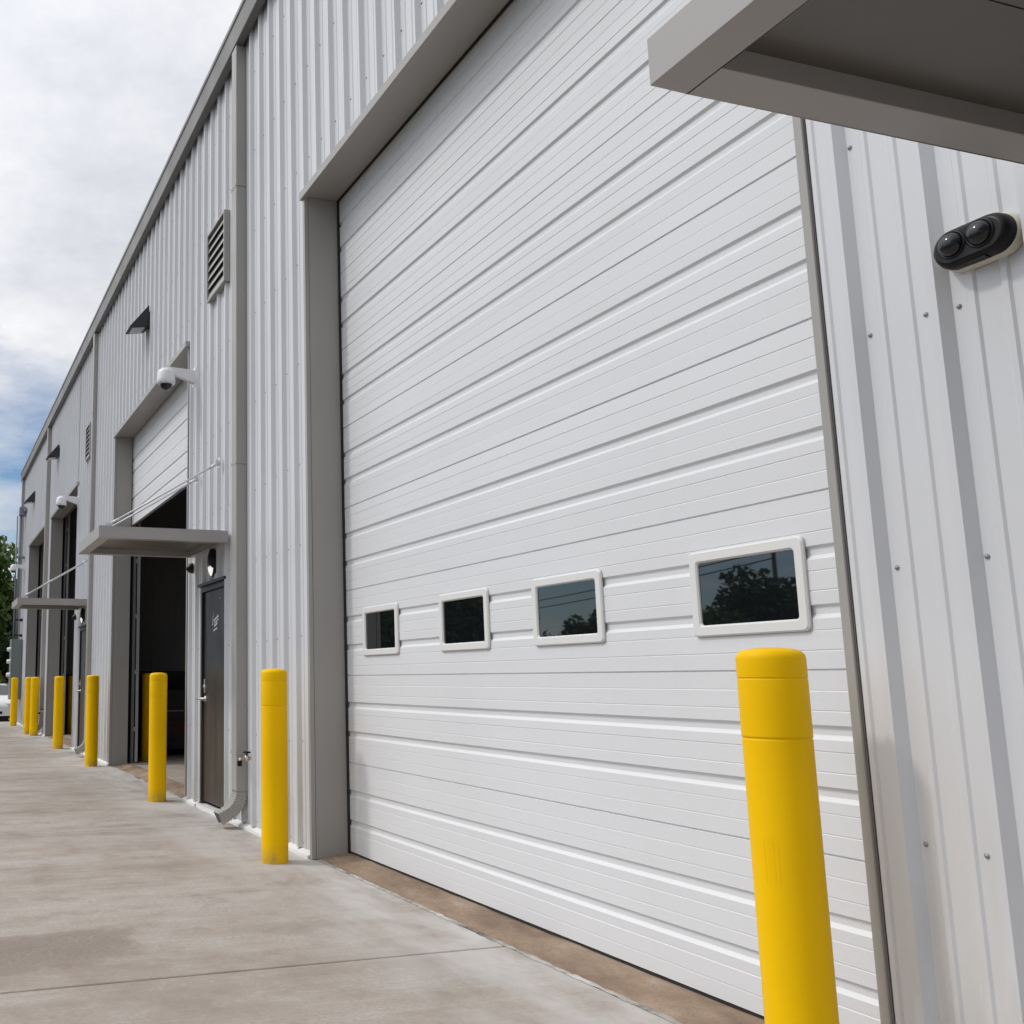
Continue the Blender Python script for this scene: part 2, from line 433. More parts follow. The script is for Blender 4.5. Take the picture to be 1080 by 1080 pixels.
# roof and box gutter
mb = MB()
mb.hexa([(XLO - 0.1, 0.06, EAVE + 0.21), (XEND + 0.15, 0.06, EAVE + 0.21), (XEND + 0.15, -18.1, EAVE + 0.75), (XLO - 0.1, -18.1, EAVE + 0.75)],
        [(XLO - 0.1, 0.06, EAVE + 0.25), (XEND + 0.15, 0.06, EAVE + 0.25), (XEND + 0.15, -18.1, EAVE + 0.79), (XLO - 0.1, -18.1, EAVE + 0.79)])
mb.build('roof', ROOF, wh)
mb = MB()
gx = [XLO - 0.12, -7.0, -0.9, 5.2, 11.3, 17.4, 23.5, XEND + 0.15]
for i in range(len(gx) - 1):
    a, b = gx[i] + 0.0008, gx[i + 1] - 0.0008
    mb.prism([(0.036, EAVE), (0.108, EAVE), (0.114, EAVE + 0.008), (0.128, EAVE + 0.20), (0.140, EAVE + 0.215), (0.140, EAVE + 0.255), (0.128, EAVE + 0.255), (0.118, EAVE + 0.23), (0.036, EAVE + 0.23)], 'x', a, b)
mb.build('gutter', GUTTER, wh)

# grey opening trims with reveals and a projecting head lip
for (a, b) in BAYS:
    mb = MB()
    mb.box(b, b + 0.04, YD + 0.012, 0.0, 0.005, HEAD)             # far reveal
    mb.box(b - 0.0015, b + 0.04, 0.003, JT, 0.005, HEAD)          # its face, lapped
    mb.box(a - 0.04, a, YD + 0.012, 0.0, 0.005, HEAD)
    mb.box(a - 0.031, a + 0.0015, 0.003, 0.013, 0.005, HEAD)
    mb.box(a - 0.04, b + 0.04, YD + 0.012, 0.0, HEAD + 0.002, HEAD + 0.05)
    mb.box(a - 0.055, b + 0.055, 0.003, JT + 0.02, HEAD - 0.012, HEAD + 0.052)
    mb.build('opening_trim', TRIM, wh, bevel=0.002)

# sectional overhead doors
SEC = 0.6225
def section_profile():
    """(z fraction offset, y) from bottom to top of one section, y=0 is the face"""
    ry = lambda: random.uniform(-0.0010, 0.0006)      # the strips between the ribs are never quite in one plane
    p = [(0.0022, -0.008), (0.0050, ry())]
    for k in range(1, 9):
        z = SEC * k / 9
        if k in (3, 6): p += [(z - 0.030, ry()), (z - 0.014, -0.012), (z + 0.012, -0.012), (z + 0.020, ry())]
        else: p += [(z - 0.0042, ry()), (z - 0.0014, -0.0017), (z + 0.0006, -0.0017), (z + 0.0016, ry())]
    p += [(SEC - 0.0035, ry()), (SEC - 0.0008, -0.008)]
    return p
def door_leaf(a, b, zb, ztop, name, label, windows=(), wz=None):
    pr = []; z = zb
    while z < ztop:
        for (dz, y) in section_profile():
            if z + dz < ztop: pr.append((z + dz, YD + y))
        z += SEC
    mb = MB(); n = len(pr); x0, x1 = a - 0.05, b + 0.05
    mb.add([(x0, y, z) for z, y in pr] + [(x1, y, z) for z, y in pr], [(i, i + 1, n + i + 1, n + i) for i in range(n - 1)])
    zt = pr[-1][0]; yb = YD - 0.045
    mb.add([(x0, yb, zb), (x1, yb, zb), (x1, yb, zt), (x0, yb, zt)], [(0, 1, 2, 3)])
    mb.add([(x0, YD - 0.006, zb + 0.003), (x1, YD - 0.006, zb + 0.003), (x1, yb, zb), (x0, yb, zb)], [(0, 1, 2, 3)])
    d = mb.build(name, DOORW, wh)
    d['label'] = label
    s = MB(); s.box(x0, x1, YD - 0.035, YD - 0.004, zb - 0.028, zb + 0.0005); s.build('bottom_seal', RUBBER, d)
    for (wa, wb) in windows:
        z0, z1 = wz; t = 0.044; y0, y1 = YD + 0.001, YD + 0.015
        f = MB(); r = 0.022
        def rr(x0, x1, z0, z1, r, n=5):
            pts = []
            for cx, cz, a0 in ((x1 - r, z0 + r, -90), (x1 - r, z1 - r, 0), (x0 + r, z1 - r, 90), (x0 + r, z0 + r, 180)):
                for i in range(n + 1):
                    an = math.radians(a0 + 90 * i / n); pts.append((cx + r * math.cos(an), cz + r * math.sin(an)))
            return pts
        loops = [(rr(wa, wb, z0, z1, r), y0), (rr(wa, wb, z0, z1, r), y1 - 0.006), (rr(wa + 0.006, wb - 0.006, z0 + 0.006, z1 - 0.006, r), y1),
                 (rr(wa + t - 0.006, wb - t + 0.006, z0 + t - 0.006, z1 - t + 0.006, r * 0.7), y1), (rr(wa + t, wb - t, z0 + t, z1 - t, r * 0.6), y1 - 0.006), (rr(wa + t + 0.002, wb - t - 0.002, z0 + t + 0.002, z1 - t - 0.002, r * 0.6), y0 + 0.001)]
        vs = []; m_ = len(loops[0][0])
        for pts, y in loops: vs += [(x, y, z) for x, z in pts]
        fs = [(l * m_ + i, l * m_ + (i + 1) % m_, (l + 1) * m_ + (i + 1) % m_, (l + 1) * m_ + i) for l in range(len(loops) - 1) for i in range(m_)]
        f.add(vs, fs, 0, False)
        f.build('window_frame', WFRAME, d)
        g = MB(); g.box(wa + t - 0.004, wb - t + 0.004, YD - 0.004, YD + 0.004, z0 + t - 0.004, z1 - t + 0.004); g.build('window_pane', GLASS, d)
    return d
a, b = BAYS[0]
door_leaf(a, b, 0.060 - 0.017, HEAD + 0.06, 'overhead_door', 'closed white sectional door with four small windows',
          [(6.083, 6.648), (4.948, 5.513), (3.948, 4.515), (2.803, 3.374)], (1.424, 1.764))
a, b = BAYS[1]
door_leaf(a, b, 3.63, HEAD + 0.06, 'overhead_door', 'white sectional door raised to half of its opening')
# side seals of the closed door (thin black brush strips)
mb = MB()
for x in (BAYS[0][1] - 0.022, BAYS[0][0] + 0.001): mb.box(x, x + 0.021, YD + 0.002, YD + 0.0115, 0.035, HEAD)
mb.box(BAYS[0][0] + 0.022, BAYS[0][1] - 0.022, YD + 0.002, YD + 0.0115, HEAD - 0.012, HEAD + 0.001)
mb.build('door_seal', RUBBER, wh)
# vertical tracks inside the raised / open doors
for (a, b) in BAYS[1:]:
    for x in (b + 0.085, a - 0.085):
        mb = MB()
        mb.box(x - 0.022, x + 0.022, -0.41, -0.404, 0.04, HEAD + 0.5)
        mb.box(x - 0.022, x - 0.017, -0.404, -0.365, 0.04, HEAD + 0.5)
        z = 0.5
        while z < HEAD: mb.box(x - 0.04, x + 0.04, -0.365, -0.342, z, z + 0.06); z += 0.85
        mb.build('door_track', GALV, wh)

# man doors
for i, (a, b) in enumerate(MAN):
    mb = MB(); y0, y1 = -0.05, 0.012
    mb.box(a, a + 0.05, y0, y1, 0.045, 2.205); mb.box(b - 0.05, b, y0, y1, 0.045, 2.205); mb.box(a + 0.05, b - 0.05, y0, y1, 2.15, 2.205)
    mb.box(a - 0.02, b + 0.02, 0.004, 0.046, 2.207, 2.235)
    d = MB(); d.box(a + 0.053, b - 0.053, -0.045, -0.012, 0.07, 2.147)
    leaf = d.build('entry_door', BRONZE, wh, bevel=0.002)
    mb.build('door_frame', BRONZE, leaf)
    t = MB(); t.box(a, b, -0.05, 0.05, 0.0, 0.04); t.build('threshold', BASEW, leaf)
    h = MB(); hx = b - 0.13
    h.lathe([(0.032, 0), (0.032, 0.012), (0.014, 0.014), (0.014, 0.06), (0.0, 0.061)], (hx, -0.012, 1.07), (0, 1, 0), 14)
    h.tube([(hx, 0.04, 1.07), (hx + 0.03, 0.052, 1.07), (hx + 0.11, 0.052, 1.072)], 0.010, 8)
    h.lathe([(0.026, 0), (0.026, 0.02), (0.018, 0.026), (0, 0.026)], (hx, -0.012, 1.19), (0, 1, 0), 14)
    h.box(hx - 0.022, hx + 0.022, -0.012, 0.004, 1.13, 1.27)
    h.build('handle', STEEL, leaf)
    if i == 1:
        s = MB(); cx = (a + b) / 2; yy = -0.0115          # small white emblem: a tall peak, bars and a pale block under it
        s.prism([(cx + 0.105, 1.795), (cx + 0.080, 1.795), (cx + 0.062, 1.935)], 'y', yy, yy + 0.002)
        s.prism([(cx + 0.050, 1.850), (cx - 0.115, 1.895), (cx - 0.120, 1.870), (cx + 0.045, 1.832)], 'y', yy, yy + 0.002)
        s.prism([(cx + 0.045, 1.822), (cx - 0.125, 1.856), (cx - 0.125, 1.842), (cx + 0.04, 1.812)], 'y', yy, yy + 0.002)
        s.prism([(cx + 0.035, 1.800), (cx - 0.085, 1.828), (cx - 0.080, 1.800), (cx + 0.03, 1.776)], 'y', yy, yy + 0.002)
        s.prism([(cx + 0.075, 1.735), (cx - 0.075, 1.755), (cx - 0.080, 1.772), (cx + 0.065, 1.752)], 'y', yy, yy + 0.002)
        s.build('emblem', DECAL, leaf)
        s = MB(); s.lathe([(0.012, 0), (0.012, 0.004), (0, 0.005)], (a + 0.30, -0.012, 2.05), (0, 1, 0), 10); s.build('spy_hole', STEEL, leaf)

# downspouts with corrugated outlet elbows
for (xa, elbow) in ((8.59, True), (17.27, True), (24.42, True), (31.3, True)):
    xb = xa + 0.15; y0, y1 = 0.002, 0.107
    mb = MB()
    mb.box(xa, xb, y0, y1, 0.3105, EAVE - 0.004)
    sp = mb.build('downspout', TRIM, wh, bevel=0.006)
    mb = MB(); cs = []
    nst = 48
    for i in range(nst + 1):                                    # bend outwards: arc of 58 degrees then a short straight
        t = i / nst; ang = math.radians(64) * min(1, t / 0.76); R = 0.21
        cy = y0 + (y1 - y0) / 2 + R * (1 - math.cos(ang)); cz = 0.31 - R * math.sin(ang)
        if t > 0.76:
            d = (t - 0.76) / 0.24 * 0.08; cy += d * math.sin(ang); cz -= d * math.cos(ang)
        rib = 1.0 if (i % 4 in (0, 1) or t > 0.90) else 0.88
        cs.append((cy, cz, ang, rib))
    vs = []
    for (cy, cz, ang, rib) in cs:
        hx, hy = 0.075 * (0.55 + 0.45 * rib), 0.0525 * rib
        ny, nz = math.cos(ang), math.sin(ang)                       # across the pipe, in the Y-Z plane
        xm = (xa + xb) / 2
        for (sx, sn) in ((-1, -1), (1, -1), (1, 1), (-1, 1)):
            vs.append((xm + sx * hx, cy + sn * hy * ny, cz + sn * hy * nz))
    fs = [(4 * i + k, 4 * i + (k + 1) % 4, 4 * (i + 1) + (k + 1) % 4, 4 * (i + 1) + k) for i in range(nst) for k in range(4)]
    mb.add(vs, fs); mb.build('outlet_elbow', TRIM, sp)
    for z in (0.62, 3.2, 5.9):
        mb = MB(); mb.box(xa - 0.006, xb + 0.006, y0, y1 + 0.003, z, z + 0.03); mb.build('pipe_strap', TRIM, sp)

# louvred wall vents
for (a, b, z0, z1) in ((9.14, 9.80, 5.17, 5.92), (17.86, 18.36, 5.25, 5.88)):
    mb = MB(); t = 0.024
    mb.box(a, a + t, 0.002, 0.066, z0, z1); mb.box(b - t, b, 0.002, 0.066, z0, z1)
    mb.box(a + t, b - t, 0.002, 0.066, z0, z0 + t); mb.box(a + t, b - t, 0.002, 0.066, z1 - t, z1)
    v = mb.build('louver_vent', TRIM, wh, bevel=0.002)
    mb = MB(); n = 7; h = (z1 - z0 - 2 * t) / n
    for i in range(n):
        z = z0 + t + i * h
        mb.prism([(0.058, z + 0.004), (0.061, z + 0.006), (0.043, z + h * 0.66), (0.040, z + h * 0.65)], 'x', a + t + 0.001, b - t - 0.001)
    mb.build('slats', TRIM, v)
    mb = MB(); mb.box(a + t + 0.0005, b - t - 0.0005, 0.0015, 0.0372, z0 + t + 0.0005, z1 - t - 0.0005); mb.build('backing', INDARK, v)

# ------------------------------------------------------------------ bollards
def make_bollard(loc, label):
    r = thing('bollard', label, 'bollard', loc, 'yellow safety bollards along the bays')
    mb = MB(); R = 0.0955
    prof = [(R - 0.0008, 0.0), (R - 0.0008, 0.5), (R - 0.0008, 1.070), (R - 0.0010, 1.0735), (R - 0.0026, 1.0750), (R - 0.0026, 1.0785), (R - 0.0002, 1.0800), (R, 1.084), (R, 1.15), (R, 1.2440), (R - 0.0003, 1.2465), (R - 0.0018, 1.2478), (R - 0.0018, 1.2500), (R - 0.0002, 1.2513), (R, 1.254), (R, 1.28), (R, 1.3045)]
    for i in range(1, 9):
        a = math.radians(90 * i / 8); prof.append((R - 0.034 + 0.034 * math.cos(a), 1.305 + 0.030 * math.sin(a)))
    prof += [(0.03, 1.3395), (0.0, 1.340)]
    mb.lathe(prof, (loc[0], loc[1], loc[2]), n=64)
    mb.build('sleeve', YELLOW, r)
    return r
GR = 'yellow safety bollards along the bays'
near = make_bollard((2.45, 0.292, 0), 'large yellow bollard in the foreground beside the right jamb of the closed door')
def bollard_at(x, y, z, label):
    c = copy_tree(near); c.location = (x, y, z); c['label'] = label; c['group'] = GR
    return c
bollard_at(6.985, 0.31, 0, 'yellow bollard in front of the ribbed pier left of the closed white door')
bollard_at(10.80, 0.31, 0, 'yellow bollard in front of the half-raised door bay, near its brown entry door')
bollard_at(15.88, -0.66, 0.03, 'yellow bollard standing inside the half-raised door bay, past its threshold')
bollard_at(15.44, 0.285, 0, 'yellow bollard before the grey far jamb of the half-raised door bay')
bollard_at(19.55, 0.27, 0, 'yellow bollard beside the narrow white pier of the third bay, under its small canopy')
bollard_at(24.58, -0.66, 0.03, 'yellow bollard standing inside the dark third bay doorway')
bollard_at(24.35, 0.235, 0, 'right one of the two overlapping yellow bollards between the third and fourth bays')
bollard_at(25.10, 0.30, 0, 'left, partly hidden one of the two overlapping yellow bollards')
bollard_at(29.72, 0.26, 0, 'farthest yellow bollard, in front of the grey electrical cabinet at the building end')
near.scale = (1, 1, 1.009)
# embossed mark on the foreground bollard
mb = MB(); ang0 = math.radians(110); R = 0.0945
def onb(a, z, d): return (2.45 + (R + d) * math.cos(a), 0.292 + (R + d) * math.sin(a), z)
def strip(a0, a1, z0, z1, d=0.0006, n=6):
    vs = []
    for i in range(n + 1):
        a = a0 + (a1 - a0) * i / n
        vs += [onb(a, z0, -0.001), onb(a, z0, d), onb(a, z1, d), onb(a, z1, -0.001)]
    mb.add(vs, [(4 * i + k, 4 * (i + 1) + k, 4 * (i + 1) + k + 1, 4 * i + k + 1) for i in range(n) for k in range(3)] + [(0, 1, 2, 3), (4 * n, 4 * n + 3, 4 * n + 2, 4 * n + 1)])
A0, A1 = ang0 - 0.22, ang0 + 0.22
strip(A0, A1, 0.792, 0.7945); strip(A0, A1, 0.678, 0.6805); strip(A1 - 0.025, A1, 0.6805, 0.792); strip(A0, A0 + 0.025, 0.6805, 0.792)
zz = 0.692
while zz < 0.785:
    strip(ang0 - 0.12, ang0 + 0.10, zz, zz + 0.0035, 0.0006); strip(ang0 + 0.03, ang0 + 0.10, zz + 0.0045, zz + 0.008, 0.0006); zz += 0.013
mb.build('embossed_mark', YELLOW, near)

# ------------------------------------------------------------------ door canopies
def make_canopy(xa, xb, label, rods):
    P, z0, z1, w = 1.26, 2.54, 2.652, 0.10
    r = thing('door_canopy', label, 'canopy', ((xa + xb) / 2, 0, z0), 'flat grey canopies over the entry doors')
    mb = MB()
    mb.box(xa, xb, P - w, P, z0, z1)
    mb.box(xa, xb, 0.037, w, z0, z1)
    mb.box(xa, xa + w, w, P - w, z0, z1)
    mb.box(xb - w, xb, w, P - w, z0, z1)
    mb.build('fascia', CANOPY, r, bevel=0.002)
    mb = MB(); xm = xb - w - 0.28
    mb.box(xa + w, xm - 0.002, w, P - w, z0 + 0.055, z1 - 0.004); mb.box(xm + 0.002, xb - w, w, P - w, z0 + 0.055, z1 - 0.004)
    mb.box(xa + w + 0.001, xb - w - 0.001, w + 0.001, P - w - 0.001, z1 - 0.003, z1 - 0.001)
    mb.build('soffit', SOFFIT_SHADE, r)
    for x in rods:
        mb = MB(); mb.tube([(x, 0.05, 3.365), (x, 1.13, 2.70)], 0.010, 10)
        mb.tube([(x, 0.06, 3.359), (x, 0.14, 3.31)], 0.015, 10); mb.tube([(x, 1.10, 2.718), (x, 1.02, 2.767)], 0.015, 10)
        mb.box(x - 0.035, x + 0.035, 0.036, 0.048, 3.31, 3.42); mb.box(x - 0.006, x + 0.006, 0.048, 0.085, 3.335, 3.39)
        mb.box(x - 0.035, x + 0.035, 1.09, 1.17, z1 + 0.001, z1 + 0.010); mb.box(x - 0.006, x + 0.006, 1.10, 1.16, z1 + 0.010, z1 + 0.07)
        mb.build('tie_rod', RODM, r)
    return r
make_canopy(0.36, 1.668, 'large grey flat canopy overhead at the upper right corner', (0.62, 1.42))
make_canopy(9.09, 10.40, 'grey canopy on two white tie rods above the brown entry door', (9.36, 10.19))
make_canopy(17.62, 18.80, 'small grey canopy with tie rods beyond the half-raised door bay', (17.9, 18.45))

# ------------------------------------------------------------------ wall-pack lamps
def make_lamp(x, z, label):
    r = thing('wall_lamp', label, 'wall lamp', (x, 0.0, z), 'black wedge wall lamps under the eave')
    mb = MB(); w = 0.16
    mb.prism([(0.036, z), (0.29, z - 0.045), (0.30, z - 0.03), (0.036, z + 0.30)], 'x', x - w, x + w)
    mb.build('housing', LAMPB, r, bevel=0.006)
    mb = MB(); mb.hexa([(x - 0.12, 0.09, z - 0.018), (x + 0.12, 0.09, z - 0.018), (x + 0.12, 0.26, z - 0.047), (x - 0.12, 0.26, z - 0.047)],
                       [(x - 0.12, 0.09, z + 0.0), (x + 0.12, 0.09, z + 0.0), (x + 0.12, 0.26, z - 0.030), (x - 0.12, 0.26, z - 0.030)])
    mb.build('lens', LENS, r)
    mb = MB(); mb.box(x - 0.11, x + 0.11, 0.001, 0.036, z + 0.02, z + 0.22); mb.build('back_plate', LAMPB, r)
make_lamp(13.04, 5.99, 'black wedge wall lamp above the half-raised door')
make_lamp(22.85, 6.27, 'black wedge wall lamp above the dark third bay, middle one of three')
make_lamp(28.15, 6.14, 'farthest and smallest black wedge wall lamp, near the building end')

# ------------------------------------------------------------------ dome cameras on arms
def make_cam(x, z, label):
    r = thing('dome_camera', label, 'security camera', (x, 0, z), 'white dome cameras on wall arms')
    mb = MB()
    mb.hexa([(x - 0.035, 0.036, z + 0.0), (x + 0.035, 0.036, z + 0.0), (x + 0.022, 0.40, z + 0.125), (x - 0.022, 0.40, z + 0.125)],
            [(x - 0.045, 0.036, z + 0.15), (x + 0.045, 0.036, z + 0.15), (x + 0.026, 0.40, z + 0.172), (x - 0.026, 0.40, z + 0.172)])
    mb.box(x - 0.06, x + 0.06, 0.0352, 0.045, z - 0.03, z + 0.18)
    mb.build('arm', WHITEP, r, bevel=0.008)
    mb = MB(); c = (x, 0.355, 0)
    mb.lathe([(0, z + 0.150), (0.05, z + 0.148), (0.082, z + 0.128), (0.094, z + 0.10), (0.100, z + 0.02), (0.100, z - 0.018), (0.092, z - 0.026), (0.068, z - 0.029)], c, n=32)
    mb.build('housing', WHITEP, r)
    mb = MB(); pr = [(0.069, z - 0.027)]
    for i in range(0, 9): a = math.radians(90 * i / 8); pr.append((0.067 * math.cos(a), z - 0.032 - 0.058 * math.sin(a)))
    mb.lathe(pr, c, n=32); mb.build('dome', SMOKE, r)
make_cam(10.40, 4.46, 'white dome camera on an arm at the corner of the half-raised door, largest of three')
make_cam(19.35, 4.60, 'white dome camera on an arm above the dark third bay doorway')
make_cam(30.35, 4.47, 'farthest white dome camera, at the building end before the tree')

# small black corner cameras beside the entry doors
def make_eye(x, z, label):
    r = thing('mini_camera', label, 'security camera', (x, 0, z), 'small black cameras beside the entry doors')
    mb = MB(); mb.lathe([(0.062, 0.0), (0.062, 0.03), (0.05, 0.042)], (x, 0.001, z), (0, 1, 0), 24); mb.build('base', BEIGE, r)
    mb = MB(); mb.lathe([(0.058, 0.030), (0.056, 0.052), (0.044, 0.078), (0.022, 0.098), (0.014, 0.104), (0.0, 0.106)], (x, 0.001, z), (0, 1, -0.1), 24); mb.build('dome', BLACK, r)
make_eye(10.43, 2.44, 'small black camera beside the brown entry door, near the half-raised bay')
make_eye(19.25, 2.44, 'small black camera under the far small canopy')

# oval lamps over the entry doors
def make_oval(x, z, label):
    r = thing('oval_lamp', label, 'wall lamp', (x, 0, z), 'oval lamps over the entry doors')
    up = MB(); lo = MB(); n, m_ = 24, 8; A, B, D = 0.095, 0.155, 0.055
    grid = {}
    for j in range(m_ + 1):
        ph = math.radians(90 * j / m_)
        for i in range(n):
            th = 2 * math.pi * i / n
            grid[i, j] = (x + A * math.cos(th) * math.cos(ph), 0.036 + D * math.sin(ph), z + B * math.sin(th) * math.cos(ph))
    for j in range(m_):
        for i in range(n):
            q = [grid[i, j], grid[(i + 1) % n, j], grid[(i + 1) % n, j + 1], grid[i, j + 1]]
            cz = sum(p[2] for p in q) / 4 - z
            (lo if cz < -0.055 and j > 1 else up).add(q, [(0, 1, 2, 3)], 0, True)
    up.box(x - 0.07, x + 0.07, 0.001, 0.036, z - 0.11, z + 0.11)
    up.build('housing', BLACK, r); lo.build('lens', LITLENS, r)
make_oval(9.61, 2.415, 'black oval lamp with lit white lens over the brown entry door')
make_oval(18.32, 2.415, 'black oval lamp with lit white lens under the far small canopy')

# twin-dome camera on the right wall
r = thing('twin_camera', 'black camera unit with two smoked domes on the right ribbed wall', 'security camera', (1.868, 0, 2.43))
def stadium(cx, cz, hl, rad, n=16):
    p = []
    for i in range(n + 1): a = math.radians(-90 + 180 * i / n); p.append((cx + hl + rad * math.cos(a), cz + rad * math.sin(a)))
    for i in range(n + 1): a = math.radians(90 + 180 * i / n); p.append((cx - hl + rad * math.cos(a), cz + rad * math.sin(a)))
    return p
def loft(mb, loops, cap=True):
    n = len(loops[0][0]); vs = [(x, y, z) for pts, y in loops for x, z in pts]
    mb.add(vs, [(l * n + i, l * n + (i + 1) % n, (l + 1) * n + (i + 1) % n, (l + 1) * n + i) for l in range(len(loops) - 1) for i in range(n)], 0, True)
    if cap: mb.add(vs[-n:], [tuple(range(n))], 0)
cx, cz = 1.874, 2.432
mb = MB(); loft(mb, [(stadium(cx, cz, 0.052, 0.059), 0.004), (stadium(cx, cz, 0.052, 0.059), 0.026), (stadium(cx, cz, 0.052, 0.0555), 0.032)]); mb.build('mounting_base', BEIGE, r)
mb = MB(); loft(mb, [(stadium(cx, cz, 0.052, 0.0555), 0.032), (stadium(cx, cz, 0.052, 0.055), 0.050), (stadium(cx, cz, 0.051, 0.050), 0.064), (stadium(cx, cz, 0.049, 0.041), 0.070)])
mb.box(cx - 0.035, cx + 0.015, 0.036, 0.058, cz - 0.058, cz - 0.053)
mb.build('body', BLACK, r)
for dx in (0.043, -0.036):
    mb = MB(); mb.lathe([(0.040, 0.062), (0.040, 0.072), (0.035, 0.074), (0.0325, 0.070)], (cx + dx, 0, cz + 0.006), (0, 1, 0), 32); mb.build('dome_ring', BLACK, r)
    mb = MB(); pr = []
    for i in range(0, 11): a = math.radians(90 * i / 10); pr.append((0.033 * math.cos(a), 0.070 + 0.029 * math.sin(a)))
    mb.lathe(pr, (cx + dx, 0, cz + 0.006), (0, 1, 0), 32); mb.build('dome', SMOKE, r)

# hose bibs
def make_bib(x, z, label):
    r = thing('hose_bib', label, 'tap', (x, 0, z), 'hose bibs low on the wall')
    mb = MB(); mb.lathe([(0.03, 0), (0.03, 0.008), (0.013, 0.010), (0.013, 0.085), (0.017, 0.087), (0.017, 0.105)], (x, 0.001, z), (0, 1, 0), 14)
    mb.lathe([(0.020, -0.02), (0.020, 0.022), (0.012, 0.026), (0.009, 0.045), (0, 0.045)], (x, 0.062, z), (0, 0, 1), 14)
    mb.tube([(x, 0.105, z), (x, 0.118, z - 0.006), (x, 0.124, z - 0.03)], 0.014, 10); mb.build('tap_body', BRASS, r)
    mb = MB(); mb.lathe([(0.034, 0.044), (0.036, 0.050), (0.034, 0.057), (0, 0.058)], (x, 0.062, z), (0, 0, 1), 12); mb.build('handle', BLACK, r)
    mb = MB(); mb.lathe([(0.021, -0.018), (0.021, -0.062), (0, -0.062)], (x, 0.124, z), (0, 0, 1), 14); mb.build('cap', BLACK, r)
make_bib(8.43, 0.60, 'small brass hose tap with black handle beside the big downspout')
make_bib(24.25, 0.55, 'tiny hose tap low on the far pier by the third downspout')

# ------------------------------------------------------------------ electrical gear at the far corner
r = thing('electrical_cabinet', 'tall grey-green electrical cabinet with round white meters at the building end', 'electrical cabinet', (30.5, 0, 0.72))
mb = MB(); mb.box(30.2, 30.8, 0.037, 0.33, 0.72, 2.44); mb.box(30.19, 30.81, 0.33, 0.345, 0.715, 2.45); mb.build('cabinet', CABINET, r, bevel=0.006)
for z in (2.15, 1.80, 1.42):
    mb = MB(); mb.lathe([(0.07, 0.345), (0.07, 0.375), (0.062, 0.385), (0.06, 0.435), (0.04, 0.448), (0, 0.45)], (30.45, 0, z), (0, 1, 0), 20); mb.build('meter', WHITEP, r)
mb = MB(); mb.tube([(30.5, 0.28, 2.44), (30.5, 0.28, 6.1)], 0.022, 10); mb.build('conduit', CONDUIT, r)
mb = MB(); mb.tube([(30.6, 0.18, 2.44), (30.6, 0.18, 6.12)], 0.042, 10); mb.build('conduit', CONDUIT, r)
for z in (2.55, 3.0, 4.85):
    mb = MB(); mb.box(30.54, 30.66, 0.037, 0.24, z, z + 0.025); mb.box(30.46, 30.52, 0.037, 0.10, z - 0.03, z + 0.05); mb.build('pipe_clamp', BLACK if z < 4 else CONDUIT, r)
jb = MB(); jb.box(30.45, 30.78, 0.037, 0.22, 6.13, 6.38); jb.box(30.2, 30.45, 0.037, 0.10, 6.22, 6.32)
tag(jb.build('junction_box', CONDUIT, origin=(30.6, 0, 6.13), bevel=0.005), 'small grey junction box high on the building end', 'junction box')

# ------------------------------------------------------------------ gear inside the half-raised bay
for q, (x, y, lab) in enumerate(((16.9, -1.15, 'black tool cabinet with red drawer inside the half-raised bay'), (17.0, -2.3, 'black tool cabinet with steel handle deeper inside the half-raised bay'))):
    r = thing('tool_cabinet', lab, 'tool cabinet', (x, y, 0.03), 'tool cabinets in the half-raised bay')
    mb = MB(); mb.box(x - 0.3, x + 0.3, y - 0.45, y + 0.45, 0.14, 1.1); mb.build('case', INDARK, r, bevel=0.01)
    for k in range(4):
        mb = MB(); mb.box(x - 0.315, x - 0.3, y - 0.42, y + 0.42, 0.18 + 0.22 * k, 0.37 + 0.22 * k); d = mb.build('drawer', REDP if (k == 1 and q == 0) else INDARK, r, bevel=0.004)
        mb = MB(); mb.box(x - 0.335, x - 0.316, y - 0.25, y + 0.25, 0.31 + 0.22 * k, 0.325 + 0.22 * k); mb.build('pull', STEEL if k == 2 else INDARK, d)
    for sx in (-0.22, 0.22):
        for sy in (-0.36, 0.36):
            mb = MB(); mb.lathe([(0.0, -0.02), (0.055, -0.02), (0.055, 0.02), (0.0, 0.02)], (x + sx, y + sy, 0.085), (1, 0, 0), 14); mb.build('castor', RUBBER, r)

